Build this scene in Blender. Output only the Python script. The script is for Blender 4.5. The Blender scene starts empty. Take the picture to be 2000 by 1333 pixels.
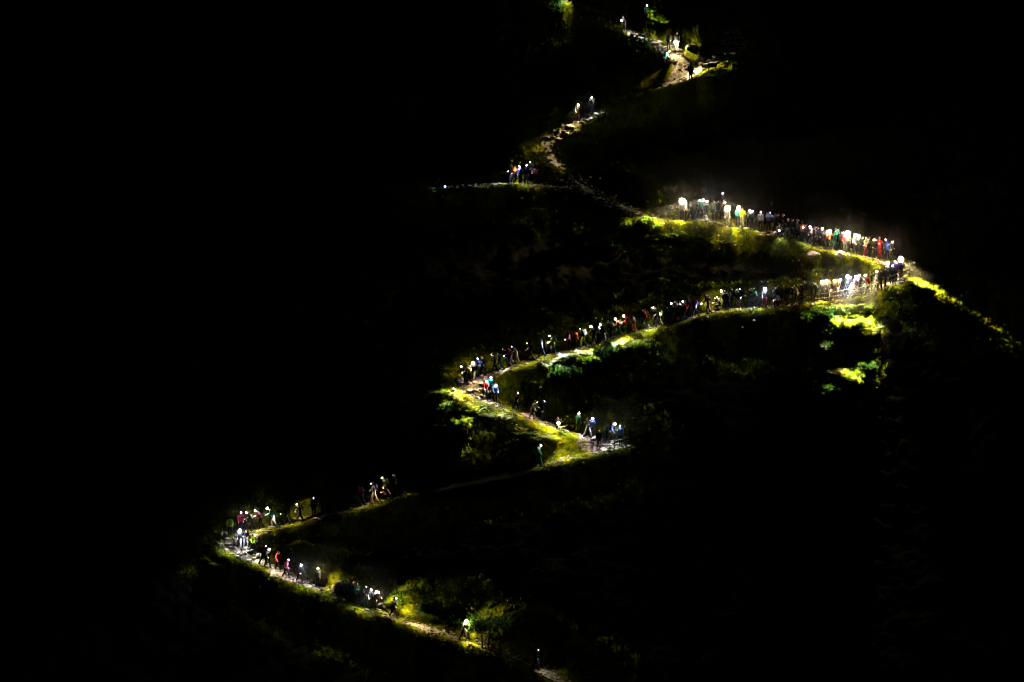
import bpy, bmesh, math, random
import numpy as np
from mathutils import Vector, Matrix, Euler
R = math.radians
random.seed(7); rng = np.random.default_rng(7)
scn = bpy.context.scene
COL = scn.collection

# ------------------------------------------------------------------ camera, world, moon, exposure
CD, CP, CW = 420.0, R(9.0), 88.0           # distance to the middle of the hillside, downward pitch, metres seen across
CAM = Vector((0, -CD*math.cos(CP), CD*math.sin(CP)))
cd = bpy.data.cameras.new('camera'); cam = bpy.data.objects.new('camera', cd); COL.objects.link(cam)
cam.location = CAM; cam.rotation_euler = (R(90)-CP, 0, 0)
cd.sensor_width = 36; cd.lens = 36*CD/CW; cd.clip_start = 1; cd.clip_end = 3000
scn.camera = cam
w = bpy.data.worlds.new('World'); scn.world = w; w.use_nodes = True
bg = w.node_tree.nodes['Background']; bg.inputs[0].default_value = (0.35, 0.5, 1.0, 1); bg.inputs[1].default_value = 0.0004
ml = bpy.data.lights.new('moon', 'SUN'); ml.energy = 0.035; ml.angle = R(3); ml.color = (0.7, 0.82, 1.0)
mo = bpy.data.objects.new('moon', ml); COL.objects.link(mo); mo.rotation_euler = (R(48), 0, R(35))
scn.view_settings.view_transform = 'Standard'; scn.view_settings.look = 'None'
scn.view_settings.exposure = 0; scn.view_settings.gamma = 1
cy = scn.cycles
cy.max_bounces = 0; cy.diffuse_bounces = 0; cy.glossy_bounces = 0; cy.transmission_bounces = 0; cy.volume_bounces = 0
cy.transparent_max_bounces = 4; cy.sample_clamp_indirect = 1.0; cy.use_light_tree = True
cy.caustics_reflective = False; cy.caustics_refractive = False
cy.filter_width = 1.3; cy.use_denoising = True; cy.use_adaptive_sampling = False
MISTS = [(1335,430,2.0,(5,5,4.2),0.0046),(1420,443,1.8,(6,5,4.2),0.0046),(1655,494,2.0,(9,5,4.0),0.0041),(1755,540,1.8,(4,4,3.5),0.0032),(1625,586,1.8,(6,4,3.2),0.0041),(1494,601,1.3,(3.6,3.5,3),0.0041),
         (470,1070,1.6,(3.2,3,2.8),0.0028),(520,1032,1.6,(3,3,2.4),0.0028),(620,1148,1.6,(2.8,3,2.6),0.0056),(726,1190,1.6,(3,3,2.8),0.0046),(1200,866,1.6,(3,3,2.4),0.0023),(1128,238,1.6,(2,2,2),0.0028)]

# ------------------------------------------------------------------ pixels of the photograph -> rays -> points on the hill
FW = Vector((0, math.cos(CP), -math.sin(CP))); UP = Vector((0, math.sin(CP), math.cos(CP)))
def ray(px, py):
    return (FW + Vector((1,0,0))*((px-1000)/2000*CW/CD) + UP*((666.5-py)/2000*CW/CD)).normalized()
def lat(ix, iy, s):
    ix = ix.astype(np.int64); iy = iy.astype(np.int64)
    n = (ix*374761393 + iy*668265263 + s*1274126177) & 0xFFFFFFFF
    n = ((n ^ (n >> 13))*1274126177) & 0xFFFFFFFF
    n = n ^ (n >> 16)
    return (n & 0xFFFF)/65535.0*2-1
def noise(x, y, s=0):
    x = np.asarray(x, float); y = np.asarray(y, float)
    a, b = np.floor(x), np.floor(y); u, v = x-a, y-b
    u = u*u*u*(u*(u*6-15)+10); v = v*v*v*(v*(v*6-15)+10)
    return ((lat(a,b,s)*(1-u)+lat(a+1,b,s)*u)*(1-v) + (lat(a,b+1,s)*(1-u)+lat(a+1,b+1,s)*u)*v)
def sst(e0, e1, d):
    t = np.clip((d-e0)/(e1-e0), 0, 1); return t*t*(3-2*t)
def B(x, y):
    x = np.asarray(x, float); y = np.asarray(y, float)
    z = 0.7*y + 1.5*noise(x/24, y/24, 1) + 0.6*noise(x/11, y/11, 2)
    far = np.clip(y-50, 0, None); z = z - 0.25*far
    lo = -46.0 + np.clip(-y-150, 0, None)*0.42
    lo = np.minimum(lo, 63 + 0*y)
    return np.maximum(z, lo)
def march(fn, px, py, y0=-48.0, y1=120.0, st=0.08):
    d = ray(px, py)
    ys = np.arange(y0, y1, st); t = (ys-CAM.y)/d.y
    xs = CAM.x + d.x*t; zs = CAM.z + d.z*t
    k = np.nonzero(zs <= fn(xs, ys))[0]
    k = int(k[0]) if len(k) else len(ys)-1
    return Vector((xs[k], ys[k], float(fn(xs[k:k+1], ys[k:k+1])[0])))

# trails: px, py, depth of the drop below the edge, depth of the hollow behind, half width
TR = {
 'top': [(1075,-25,0,0,.8),(1110,4,.3,0,.9),(1150,14,1,0,.8),(1200,40,1,0,.8),(1228,64,.6,0,.9),(1262,80,.2,0,1.0),(1300,99,.2,0,1.2),(1322,112,.2,0,1.4),
         (1338,132,.2,0,1.8),(1344,150,.5,0,2.2),(1315,163,1.6,0,1.6),(1282,173,1.6,0,1.1),(1245,182,1.6,0,.9),(1205,200,1,0,.9),(1182,218,.5,1,1.0),(1150,231,.3,3,1.2),(1118,244,.1,2,1.3),(1085,264,.2,0,1.2),
         (1066,292,.4,0,.9),(1085,325,.6,0,.9),(1120,352,.6,0,1.0),(1165,382,.8,0,1.1),(1225,410,0,0,1.0),(1290,428,0,3,.9),
         (1335,431,.5,6,1.2),(1385,431,2.2,6,1.2),(1430,442,2.0,6,1.1),(1480,449,2.0,6,1.1),(1520,458,1.8,6,1.0),(1560,470,1.6,6,1.0),
         (1600,484,.6,6,1.1),(1640,491,.2,5.5,1.1),(1680,500,.1,5,1.1),(1715,510,.1,5,1.1),(1748,528,.4,5,1.2),(1756,543,.6,3,1.3),
         (1738,556,.5,0,1.2),(1700,568,.1,0,.8),(1655,579,.1,0,.8),(1610,586,.1,0,.8),(1555,594,1.6,0,1.1),(1500,600,2.4,0,1.1),(1450,603,2.4,.5,1.0),
         (1400,608,2.2,.5,1.0),(1355,619,2.2,0,1.0),(1318,630,1.2,0,1.0),(1285,641,.1,0,.7),(1235,651,.05,0,.6),(1190,665,.05,0,.6),(1140,680,.05,0,.6),(1085,694,.1,0,.6),
         (1035,706,1.2,0,.8),(990,721,1.6,0,.9),(955,735,.6,0,1.2),(928,749,.1,0,1.6),(930,768,.1,0,1.6),(955,785,.3,0,1.1),(995,800,.2,0,.8),
         (1040,819,.1,0,.8),(1080,835,.1,0,.8),(1120,847,.2,0,.8),(1160,859,.5,0,1.1),(1195,868,.8,0,1.2),(1222,872,1.0,0,1.0)],
 'low': [(1195,876,1.2,0,.9),(1140,889,1.6,0,.6),(1085,905,1.8,0,.5),(1035,916,2.0,1,.6),(960,935,1.5,0,.6),(880,950,1.5,2,.6),(820,960,2,4,.7),(775,968,2.4,5,.8),(735,984,2.2,5,.7),(690,996,2.0,4,.7),
         (650,1006,2,1,.8),(612,1012,1.8,.5,.9),(560,1026,1.8,0,.9),(510,1039,1.8,0,.9),(472,1050,.6,0,1.1),(452,1064,.4,0,1.2),(468,1082,.8,0,1.1),
         (505,1100,1.6,0,1.0),(545,1118,2.0,0,1.0),(590,1138,2.2,0,1.0),(640,1158,2.0,0,.9),(690,1180,2.0,0,.9),(735,1195,2.0,0,.9),(785,1212,2,0,.9),
         (840,1231,2,0,.9),(900,1251,2,0,.9),(960,1272,1.6,0,.8),(1010,1290,1.2,0,.8),(1052,1309,1,0,.9),(1095,1333,1,0,.9),(1150,1362,1,0,.9)],
 'spur': [(850,370,1,4,.7),(900,366,1.2,4,.8),(950,362,1.4,5,.9),(1000,360,1.4,5,1.1),(1060,363,1.2,4,1.0),(1110,369,.8,1,.8)],
 'side': [(1345,140,.8,0,1.0),(1375,133,.3,0,.8),(1402,122,.1,0,.9),(1422,108,.1,0,1.0),(1433,90,.1,0,1.0),(1432,70,.1,0,.9),(1425,52,.1,0,.8)],
}
def samples(pts, step=0.45):
    W = [(march(B, p[0], p[1]), p) for p in pts]; out = []
    P = [w_[0] for w_ in W]; n = len(P)
    for i in range(n-1):
        p0, p1, p2, p3 = P[max(i-1,0)], P[i], P[i+1], P[min(i+2,n-1)]
        k = max(2, int((p2-p1).length/step))
        for j in range(k):
            t = j/k
            q = 0.5*((2*p1)+(p2-p0)*t+(2*p0-5*p1+4*p2-p3)*t*t+(3*p1-p0-3*p2+p3)*t*t*t)
            q.z = p1.z*(1-t)+p2.z*t
            a, b = W[i][1], W[i+1][1]
            out.append([q.x, q.y, q.z] + [a[m]*(1-t)+b[m]*t for m in (2,3,4)])
    o = np.array(out)
    z = o[:,2].copy(); kz = np.ones(7)/7
    o[3:-3,2] = np.convolve(z, kz, 'valid'); return o
TS = {k: samples(v) for k, v in TR.items()}
T = np.vstack(list(TS.values()))

# the spur that falls away beyond the bend
RP = [march(B, 1795, 548), march(B, 1880, 592), march(B, 1995, 690)]
def spur_drop(x, y):
    out = np.zeros_like(x)
    a, b = RP[0], RP[2]
    dx, dy = b.x-a.x, b.y-a.y; L = math.hypot(dx, dy)
    s = -((x-a.x)*dy - (y-a.y)*dx)/L          # positive beyond the crest
    al = ((x-a.x)*dx + (y-a.y)*dy)/L
    s = s + 0.5*noise(al/3, al*0, 9)
    f = sst(-2, 4, al)
    return f*np.where(s > 0, 9*(1-np.exp(-np.clip(s,0,None)/3.5)), 0) - f*0.25*np.exp(-(s/1.6)**2)

MOUNDS = []
for (px, py, bh, br) in [(1600,655,.7,1.8),(1655,668,.9,2.3),(1660,765,1.1,2.2),(1615,785,.8,1.8),(1095,745,.8,2.0),(1150,735,.9,2.0),(1205,715,.8,1.9),(875,800,.8,2.0),(845,815,.6,1.6),(905,860,.7,1.8),
                         (985,835,.5,1.4),(1250,462,.6,2.0),(1205,480,.5,1.6),(1060,872,.6,1.5),(1110,880,.5,1.4),(795,1205,.0,1),(440,1110,.5,1.5),(1420,475,.5,2.0),(1340,470,.5,2.0),(1405,152,.8,2.6),(1262,140,.9,2.2)]:
    q_ = march(B, px, py); MOUNDS.append((q_.x, q_.y, bh, br))
def terrain(x, y):
    """ground height and the distance to the nearest trail, in metres past its edge"""
    x = np.asarray(x, float).ravel(); y = np.asarray(y, float).ravel()
    base = B(x, y)
    z = base - spur_drop(x, y)
    far = (np.abs(x) > 75) | (y < -70) | (y > 75)
    edge = np.full(x.shape, 50.0)
    idx = np.nonzero(~far)[0]
    for c in range(0, len(idx), 20000):
        I = idx[c:c+20000]; X = x[I][:,None]-T[None,:,0]; Y = y[I][:,None]-T[None,:,1]
        d = np.sqrt(X*X+Y*Y)
        n = d.argmin(1); dm = d[np.arange(len(I)), n]
        wt = np.exp(-((d-dm[:,None])/0.8)**2 * 1.0 - (d-dm[:,None])*1.2)
        sw = wt.sum(1)
        zt = (wt*T[None,:,2]).sum(1)/sw; A = (wt*T[None,:,3]).sum(1)/sw; Bm = (wt*T[None,:,4]).sum(1)/sw; hw = (wt*T[None,:,5]).sum(1)/sw
        side = (wt*np.sign(Y)*np.clip(np.abs(Y)/(d+1e-6)*1.6,0,1)).sum(1)/sw    # +1 uphill of the trail, -1 downhill
        e = dm-hw
        up = np.clip(side,0,1); dn = np.clip(-side,0,1)
        zz = z[I]
        zz = zz - A*dn*sst(0.1,1.6,e)*np.exp(-np.clip(e-1.2,0,None)/6.5)
        zz = zz - Bm*up*sst(0.1,4.0,e)*np.exp(-np.clip(e-4,0,None)/9.0)
        rough = sst(0.0, 1.4, e)
        a_, b_ = x[I], y[I]
        rr = (0.38*noise(a_/4.1,b_/4.1,3)+0.34*noise(a_/1.9,b_/1.9,4)+0.34*np.abs(noise(a_/1.0,b_/0.9,5))+0.20*noise(a_/0.55,b_/0.5,6))
        zz = zz + rr*rough
        zz = zz + (.20+.22*noise(a_/.9,b_/.9,31))*np.clip(A/.8,0,1)*dn*np.exp(-((e-0.30)/0.32)**2)                             # turf lip on the outer edge
        wgt = 1-sst(0.15, 1.7, e)
        zp = zt + 0.04*noise(a_/0.6,b_/0.6,7)
        z[I] = zp*wgt + zz*(1-wgt); edge[I] = e
    for (bx, by, bh, br) in MOUNDS: z += bh*np.exp(-((x-bx)**2+(y-by)**2*1.3)/br**2)*(1-(1-sst(.3,1.6,edge)))
    J = np.nonzero(far)[0]
    z[J] += 0.8*noise(x[J]/9, y[J]/9, 8)
    return z, edge

# core grid
GS = 0.2
xs = np.arange(-54, 54.001, GS); ys = np.arange(-46, 58.001, GS)
gx, gy = np.meshgrid(xs, ys); HZ, HE = terrain(gx, gy); HZ = HZ.reshape(gx.shape); HE = HE.reshape(gx.shape)
def samp(F, x, y):
    u = np.clip((np.asarray(x)-xs[0])/GS, 0, len(xs)-1.001); v = np.clip((np.asarray(y)-ys[0])/GS, 0, len(ys)-1.001)
    a = u.astype(int); b = v.astype(int); u = u-a; v = v-b
    return (F[b,a]*(1-u)+F[b,a+1]*u)*(1-v) + (F[b+1,a]*(1-u)+F[b+1,a+1]*u)*v
H = lambda x, y: samp(HZ, x, y)
def at(px, py):
    return march(H, px, py, y0=-45, y1=57, st=0.05)
def nrm(x, y):
    e = .3; return Vector((-(float(H(x+e,y))-float(H(x-e,y)))/(2*e), -(float(H(x,y+e))-float(H(x,y-e)))/(2*e), 1)).normalized()

# ------------------------------------------------------------------ materials
def mat(name, color=(.5,.5,.5), rough=.7, spec=.3, objcol=False, metal=0):
    m = bpy.data.materials.new(name); m.use_nodes = True; nt = m.node_tree; p = nt.nodes['Principled BSDF']
    p.inputs['Base Color'].default_value = (*color,1); p.inputs['Roughness'].default_value = rough
    p.inputs['Specular IOR Level'].default_value = spec; p.inputs['Metallic'].default_value = metal
    if objcol:
        o = nt.nodes.new('ShaderNodeObjectInfo'); tc = nt.nodes.new('ShaderNodeTexCoord')
        n = nt.nodes.new('ShaderNodeTexNoise'); n.inputs['Scale'].default_value = 9; n.inputs['Detail'].default_value = 3
        nt.links.new(tc.outputs['Object'], n.inputs['Vector'])
        b = nt.nodes.new('ShaderNodeBump'); b.inputs['Strength'].default_value = .5; b.inputs['Distance'].default_value = .05
        nt.links.new(n.outputs['Fac'], b.inputs['Height']); nt.links.new(b.outputs['Normal'], p.inputs['Normal'])
        nt.links.new(o.outputs['Color'], p.inputs['Base Color'])
    return m
def ramp(nt, src, stops):
    r = nt.nodes.new('ShaderNodeValToRGB'); nt.links.new(src, r.inputs['Fac'])
    while len(r.color_ramp.elements) < len(stops): r.color_ramp.elements.new(.5)
    for e, (p, c) in zip(r.color_ramp.elements, stops): e.position = p; e.color = (*c,1)
    return r
def noisemat(name, scale, stops, rough=.9, detail=6, bump=0, coord='Object', spec=.2):
    m = mat(name, rough=rough, spec=spec); nt = m.node_tree; p = nt.nodes['Principled BSDF']
    tc = nt.nodes.new('ShaderNodeTexCoord'); n = nt.nodes.new('ShaderNodeTexNoise'); n.inputs['Scale'].default_value = scale
    n.inputs['Detail'].default_value = detail; n.inputs['Roughness'].default_value = .65
    nt.links.new(tc.outputs[coord], n.inputs['Vector'])
    r = ramp(nt, n.outputs['Fac'], stops); nt.links.new(r.outputs['Color'], p.inputs['Base Color'])
    if bump:
        b = nt.nodes.new('ShaderNodeBump'); b.inputs['Strength'].default_value = 1; b.inputs['Distance'].default_value = bump
        nt.links.new(n.outputs['Fac'], b.inputs['Height']); nt.links.new(b.outputs['Normal'], p.inputs['Normal'])
    return m
M = {}
M['ground'] = noisemat('turf_painted_shade', 1.3, [(.30,(.040,.034,.005)),(.42,(.060,.085,.004)),(.52,(.14,.155,.004)),(.62,(.26,.24,.005)),(.72,(.14,.11,.012))], bump=.12, spec=0, rough=1)
M['path'] = noisemat('trodden_stone', 2.6, [(.33,(.05,.035,.02)),(.45,(.16,.12,.075)),(.56,(.38,.31,.21)),(.68,(.28,.24,.17))], rough=.75, bump=.08, spec=.4)
M['gap'] = noisemat('earth_between_stones', 4, [(.4,(.025,.018,.010)),(.6,(.07,.05,.03))], bump=.05)
M['slab'] = noisemat('slate_slab', 1.7, [(.35,(.26,.19,.14)),(.5,(.42,.36,.27)),(.65,(.55,.48,.38))], rough=.55, bump=.03, spec=.5)
M['rock'] = noisemat('lichen_rock', 3.0, [(.35,(.12,.10,.06)),(.5,(.30,.26,.17)),(.65,(.42,.39,.28))], rough=.8, bump=.05)
M['grass'] = noisemat('grass_blades', .9, [(.33,(.05,.10,.003)),(.46,(.15,.20,.003)),(.56,(.32,.31,.004)),(.68,(.45,.36,.008))], rough=.6)
M['fern'] = noisemat('bracken_fronds', 1.1, [(.33,(.020,.10,.004)),(.46,(.09,.19,.004)),(.58,(.24,.28,.004)),(.70,(.42,.33,.01))], rough=.5, spec=.35)
M['leaf'] = noisemat('tree_leaves', 1.5, [(.38,(.02,.08,.012)),(.55,(.05,.14,.012)),(.7,(.11,.19,.012))], rough=.45, spec=.35)
for k_ in ('grass','fern','leaf'):
    nt = M[k_].node_tree; p = nt.nodes['Principled BSDF']; tr = nt.nodes.new('ShaderNodeBsdfTranslucent'); ms = nt.nodes.new('ShaderNodeMixShader')
    nt.links.new(p.inputs['Base Color'].links[0].from_socket, tr.inputs['Color']); ms.inputs[0].default_value = .5
    p.inputs['Specular IOR Level'].default_value = .15; nt.links.new(p.outputs[0], ms.inputs[1]); nt.links.new(tr.outputs[0], ms.inputs[2]); nt.links.new(ms.outputs[0], nt.nodes['Material Output'].inputs['Surface'])
M['bark'] = noisemat('bark', 8, [(.4,(.06,.045,.03)),(.6,(.16,.12,.08))], bump=.02)
M['wood'] = noisemat('weathered_wood', 12, [(.4,(.10,.08,.05)),(.6,(.24,.19,.12))], bump=.01)
M['cloth'] = mat('cloth', rough=.75, objcol=True, spec=.25)
M['skin'] = mat('skin', (.50,.31,.22), .5, .4)
M['dark'] = mat('eyes_and_lips', (.06,.03,.02), .4)
M['hair'] = mat('hair', rough=.6, objcol=True)
M['boot'] = mat('boot_leather', (.05,.035,.025), .5)
M['plastic'] = mat('lamp_housing', (.03,.03,.03), .4)
M['reflect'] = mat('reflective_tape', (.8,.8,.78), .2, .8)
M['metal'] = mat('pole_metal', (.5,.5,.52), .35, .5, metal=.8)
M['wool'] = noisemat('fleece', 22, [(.4,(.40,.36,.26)),(.6,(.62,.57,.44))], bump=.03)
M['blackwool'] = noisemat('black_fleece', 22, [(.4,(.008,.007,.006)),(.6,(.03,.025,.02))], bump=.03)
TINT = {'b': (.30,.52,1.0), 'c': (.80,.88,1.0), 'n': (1.0,.95,.85), 'y': (1.0,.80,.42), 'u': (.72,.62,1.0), 'g': (.05,1.0,.12), 'o': (1.0,.5,.12), 'r': (1.0,.06,.05), 'p': (1.0,.62,.66)}
LEV = {0: (0,.022,4), 1: (120,.034,14), 2: (380,.048,50), 3: (680,.070,120), 4: (1250,.12,220), 5: (2200,.23,300)}  # upper lens radii oversized, so the glowing spheres stand in for lamp bloom
EM = {}
def em(t, l):
    if (t,l) not in EM:
        m = bpy.data.materials.new(f'lit_lens_{t}_{l}'); m.use_nodes = True; nt = m.node_tree; nt.nodes.clear()
        e = nt.nodes.new('ShaderNodeEmission'); o = nt.nodes.new('ShaderNodeOutputMaterial'); nt.links.new(e.outputs[0], o.inputs[0])
        c = TINT[t]; e.inputs[0].default_value = (*c,1); e.inputs[1].default_value = LEV[l][2]
        m.cycles.emission_sampling = 'NONE'; EM[(t,l)] = m
    return EM[(t,l)]

# ------------------------------------------------------------------ mesh helpers
def mesh(name, V, F, mats, smooth=True, mi=None):
    me = bpy.data.meshes.new(name)
    V = np.asarray(V, dtype=np.float32)
    if isinstance(F, np.ndarray):
        n, k = F.shape
        me.vertices.add(len(V)); me.vertices.foreach_set('co', V.ravel())
        me.loops.add(n*k); me.loops.foreach_set('vertex_index', F.astype(np.int32).ravel())
        me.polygons.add(n); me.polygons.foreach_set('loop_start', np.arange(0, n*k, k, dtype=np.int32)); me.polygons.foreach_set('loop_total', np.full(n, k, dtype=np.int32))
        me.update(calc_edges=True)
    else:
        me.from_pydata(V.tolist(), [], F)
    for m_ in mats: me.materials.append(m_)
    if smooth: me.polygons.foreach_set('use_smooth', [True]*len(me.polygons))
    if mi is not None: me.polygons.foreach_set('material_index', mi)
    return me
def add(name, me, parent=None, m=None, **props):
    o = bpy.data.objects.new(name, me); COL.objects.link(o)
    if parent is not None: o.parent = parent
    if m is not None: o.matrix_basis = m
    for k, v in props.items():
        if v is not None: o[k] = v
    return o
class Geo:
    def __init__(s): s.V = []; s.F = []
    def tube(s, pts, rad, n=10):
        """closed tapered tube through pts; rad = radius or (rx, ry) at each point"""
        pts = [Vector(p) for p in pts]; rad = [r if isinstance(r, tuple) else (r, r) for r in rad]
        d0 = (pts[1]-pts[0]).normalized(); d1 = (pts[-1]-pts[-2]).normalized()
        P = [pts[0]-d0*min(rad[0])*.5] + pts + [pts[-1]+d1*min(rad[-1])*.5]
        Q = [tuple(v*.6 for v in rad[0])] + rad + [tuple(v*.6 for v in rad[-1])]
        b = len(s.V)
        for i, (p, r) in enumerate(zip(P, Q)):
            d = (P[min(i+1,len(P)-1)]-P[max(i-1,0)]).normalized()
            ax = Vector((1,0,0)) - d*d.x
            if ax.length < .2: ax = Vector((0,1,0)) - d*d.y
            ax.normalize(); ay = d.cross(ax)
            for k in range(n):
                a = 2*math.pi*k/n; s.V.append(p + ax*math.cos(a)*r[0] + ay*math.sin(a)*r[1])
        for i in range(len(P)-1):
            for k in range(n):
                a, c = b+i*n+k, b+i*n+(k+1)%n; s.F.append((a, c, c+n, a+n))
        s.F.append(tuple(b+k for k in range(n))[::-1]); s.F.append(tuple(b+(len(P)-1)*n+k for k in range(n)))
    def ell(s, c, r, n=12, rot=None):
        c = Vector(c); b = len(s.V); m = n//2
        rot = rot or Matrix.Identity(3)
        s.V.append(c + rot@Vector((0,0,-r[2])))
        for i in range(1, m):
            t = math.pi*i/m
            for k in range(n):
                a = 2*math.pi*k/n
                s.V.append(c + rot@Vector((r[0]*math.sin(t)*math.cos(a), r[1]*math.sin(t)*math.sin(a), -r[2]*math.cos(t))))
        s.V.append(c + rot@Vector((0,0,r[2])))
        for k in range(n): s.F.append((b, b+1+(k+1)%n, b+1+k))
        for i in range(m-2):
            for k in range(n):
                a, d = b+1+i*n+k, b+1+i*n+(k+1)%n; s.F.append((a, d, d+n, a+n))
        e = len(s.V)-1; q = b+1+(m-2)*n
        for k in range(n): s.F.append((e, q+k, q+(k+1)%n))
    def box(s, c, h, rot=None, taper=1, cut=.18):
        """bevelled box: eight corners each cut into three"""
        rot = rot or Matrix.Identity(3); bm = bmesh.new()
        bmesh.ops.create_cube(bm, size=2)
        for v in bm.verts:
            k = taper if v.co.z > 0 else 1; v.co = Vector((v.co.x*h[0]*k, v.co.y*h[1]*k, v.co.z*h[2]))
        bmesh.ops.bevel(bm, geom=bm.edges[:], offset=min(h)*cut*2, segments=2, affect='EDGES', clamp_overlap=True)
        b = len(s.V); bm.verts.index_update()
        for v in bm.verts: s.V.append(Vector(c) + rot@v.co)
        for f in bm.faces: s.F.append(tuple(b+v.index for v in f.verts))
        bm.free()
    def mesh(s, name, mats, smooth=True): return mesh(name, [tuple(v) for v in s.V], s.F, mats, smooth)
    def fused(s, name, mats, voxel, it=2):
        tmp = bpy.data.objects.new('tmp', s.mesh('tmp', [])); COL.objects.link(tmp)
        md = tmp.modifiers.new('r', 'REMESH'); md.mode = 'VOXEL'; md.voxel_size = voxel; md.adaptivity = 0
        sm = tmp.modifiers.new('s', 'SMOOTH'); sm.iterations = it; sm.factor = .5
        dg = bpy.context.evaluated_depsgraph_get(); me = bpy.data.meshes.new_from_object(tmp.evaluated_get(dg))
        me.name = name; me.materials.clear()
        for m_ in mats: me.materials.append(m_)
        me.polygons.foreach_set('use_smooth', [True]*len(me.polygons))
        bpy.data.objects.remove(tmp); return me

# ------------------------------------------------------------------ the ground, one sheet
def grow(a, b, s0, k=1.25):
    out = []; s = s0; p = a
    while abs(p-a) < abs(b-a): p += math.copysign(s, b-a); s *= k; out.append(p)
    return out
X = np.array(grow(-54,-420,.3)[::-1] + list(xs) + grow(54,420,.3)); Y = np.array(grow(-46,-560,.3)[::-1] + list(ys) + grow(58,520,.3))
GX, GY = np.meshgrid(X, Y); GZ, GE = terrain(GX, GY)
nx, ny = len(X), len(Y); ii = np.arange(nx*ny).reshape(ny, nx)
ZT = [(1262,445,70,30),(1190,478,70,16),(1620,605,60,30),(1655,640,70,60),(1650,740,75,50),(1150,705,140,45),(1080,850,90,35),(880,800,95,55),(440,1085,70,45),(800,1185,80,40),(880,1215,60,30),(940,1245,60,30),(1270,110,70,70),(1088,16,60,30),(1340,100,110,70),(1900,620,130,75),(1075,1318,50,25),(700,1150,60,30),(590,1000,50,25),(1400,595,60,16)]  # zones kept in full turf colour where lamplight should show
def turf_painted_shade(x, y, z, e):  # low values mark hillside painted near-black as if no lamp reached it
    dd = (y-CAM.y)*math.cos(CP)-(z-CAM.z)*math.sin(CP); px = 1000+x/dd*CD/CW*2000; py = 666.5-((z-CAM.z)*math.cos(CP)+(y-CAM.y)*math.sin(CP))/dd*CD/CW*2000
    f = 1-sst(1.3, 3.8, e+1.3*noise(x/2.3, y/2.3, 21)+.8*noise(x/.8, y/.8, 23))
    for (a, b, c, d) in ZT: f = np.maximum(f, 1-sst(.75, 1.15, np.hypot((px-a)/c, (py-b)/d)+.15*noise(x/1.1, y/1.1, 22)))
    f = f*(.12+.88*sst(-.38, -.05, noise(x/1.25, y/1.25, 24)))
    for (a, b, c, d) in [(915,950,125,34),(965,934,110,30),(1180,375,120,50),(640,1012,30,14),(1400,522,200,36),(1120,525,170,50),(885,368,45,10)]: f = np.minimum(f, sst(.8, 1.2, np.hypot((px-a)/c, (py-b)/d)))  # patches forced dark in the colour to stand for unlit slope
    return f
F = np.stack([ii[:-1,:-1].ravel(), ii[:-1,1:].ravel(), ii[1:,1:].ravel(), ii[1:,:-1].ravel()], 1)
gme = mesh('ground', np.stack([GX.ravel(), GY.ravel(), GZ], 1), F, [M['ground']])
at_ = gme.attributes.new('turf_painted_shade', 'FLOAT', 'POINT'); at_.data.foreach_set('value', turf_painted_shade(GX.ravel(), GY.ravel(), GZ, GE).astype(np.float32))
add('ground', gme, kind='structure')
nt = M['ground'].node_tree; an = nt.nodes.new('ShaderNodeAttribute'); an.attribute_name = 'turf_painted_shade'; mx = nt.nodes.new('ShaderNodeMix'); mx.data_type = 'RGBA'
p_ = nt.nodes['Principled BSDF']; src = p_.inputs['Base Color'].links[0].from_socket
nt.links.new(an.outputs['Fac'], mx.inputs[0]); mx.inputs[6].default_value = (.006,.006,.004,1); nt.links.new(src, mx.inputs[7]); nt.links.new(mx.outputs[2], p_.inputs['Base Color'])  # near-black base colour stands in for darkness away from the lamps
# the trodden path: a sheet 25 mm above the ground with a ragged edge
STONY = [(930,755,62,45),(1125,255,90,60),(1280,105,90,60),(1330,135,60,40),(1180,866,70,22),(1058,825,50,20),(470,1070,70,50),(560,1125,70,30),(840,1232,60,22),(1410,95,60,60),(985,722,50,16),(1060,1310,40,25)]
st = np.zeros_like(HE)
Pyy = (666.5 - ((gy-CAM.y)*0 + ((HZ-CAM.z)*math.cos(CP)+(gy-CAM.y)*math.sin(CP))/((gy-CAM.y)*math.cos(CP)-(HZ-CAM.z)*math.sin(CP))*CD/CW*2000)); Pxx = 1000+gx/((gy-CAM.y)*math.cos(CP)-(HZ-CAM.z)*math.sin(CP))*CD/CW*2000
for (a_,b_,c_,d_) in STONY: st = np.maximum(st, 1-sst(.7,1.3,np.hypot((Pxx-a_)/c_,(Pyy-b_)/d_)))
STEPZ = [(932,757,52,34),(1128,250,66,36),(470,1074,34,30),(1412,92,50,55),(1190,868,36,9)]
sg = np.zeros_like(HE)
for (a_,b_,c_,d_) in STEPZ: sg = np.maximum(sg, (np.hypot((Pxx-a_)/c_,(Pyy-b_)/d_) < 1)*1.0)
NP = 2*(1-sst(.8,1.1,np.hypot((Pxx-915)/125,(Pyy-950)/34)))+2*(1-sst(.8,1.1,np.hypot((Pxx-965)/100,(Pyy-934)/26)))
mask = (HE + NP + 0.62*(1-st) + 0.5*noise(gx/0.7, gy/0.7, 11) + 0.4*noise(gx/2.1, gy/2.1, 12)) < -0.12
cell = mask[:-1,:-1]&mask[:-1,1:]&mask[1:,1:]&mask[1:,:-1]
jj = np.arange(gx.size).reshape(gx.shape)
PF = np.stack([jj[:-1,:-1][cell], jj[:-1,1:][cell], jj[1:,1:][cell], jj[1:,:-1][cell]], 1)
u, inv = np.unique(PF, return_inverse=True)
PV = np.stack([gx.ravel()[u], gy.ravel()[u], HZ.ravel()[u]+0.025+0.02*noise(gx.ravel()[u]/.3, gy.ravel()[u]/.3, 13)], 1)
add('path', mesh('path', PV, inv.reshape(-1,4), [M['path'], M['gap']], mi=sg[:-1,:-1][cell].astype(np.int32)), kind='structure')

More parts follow.
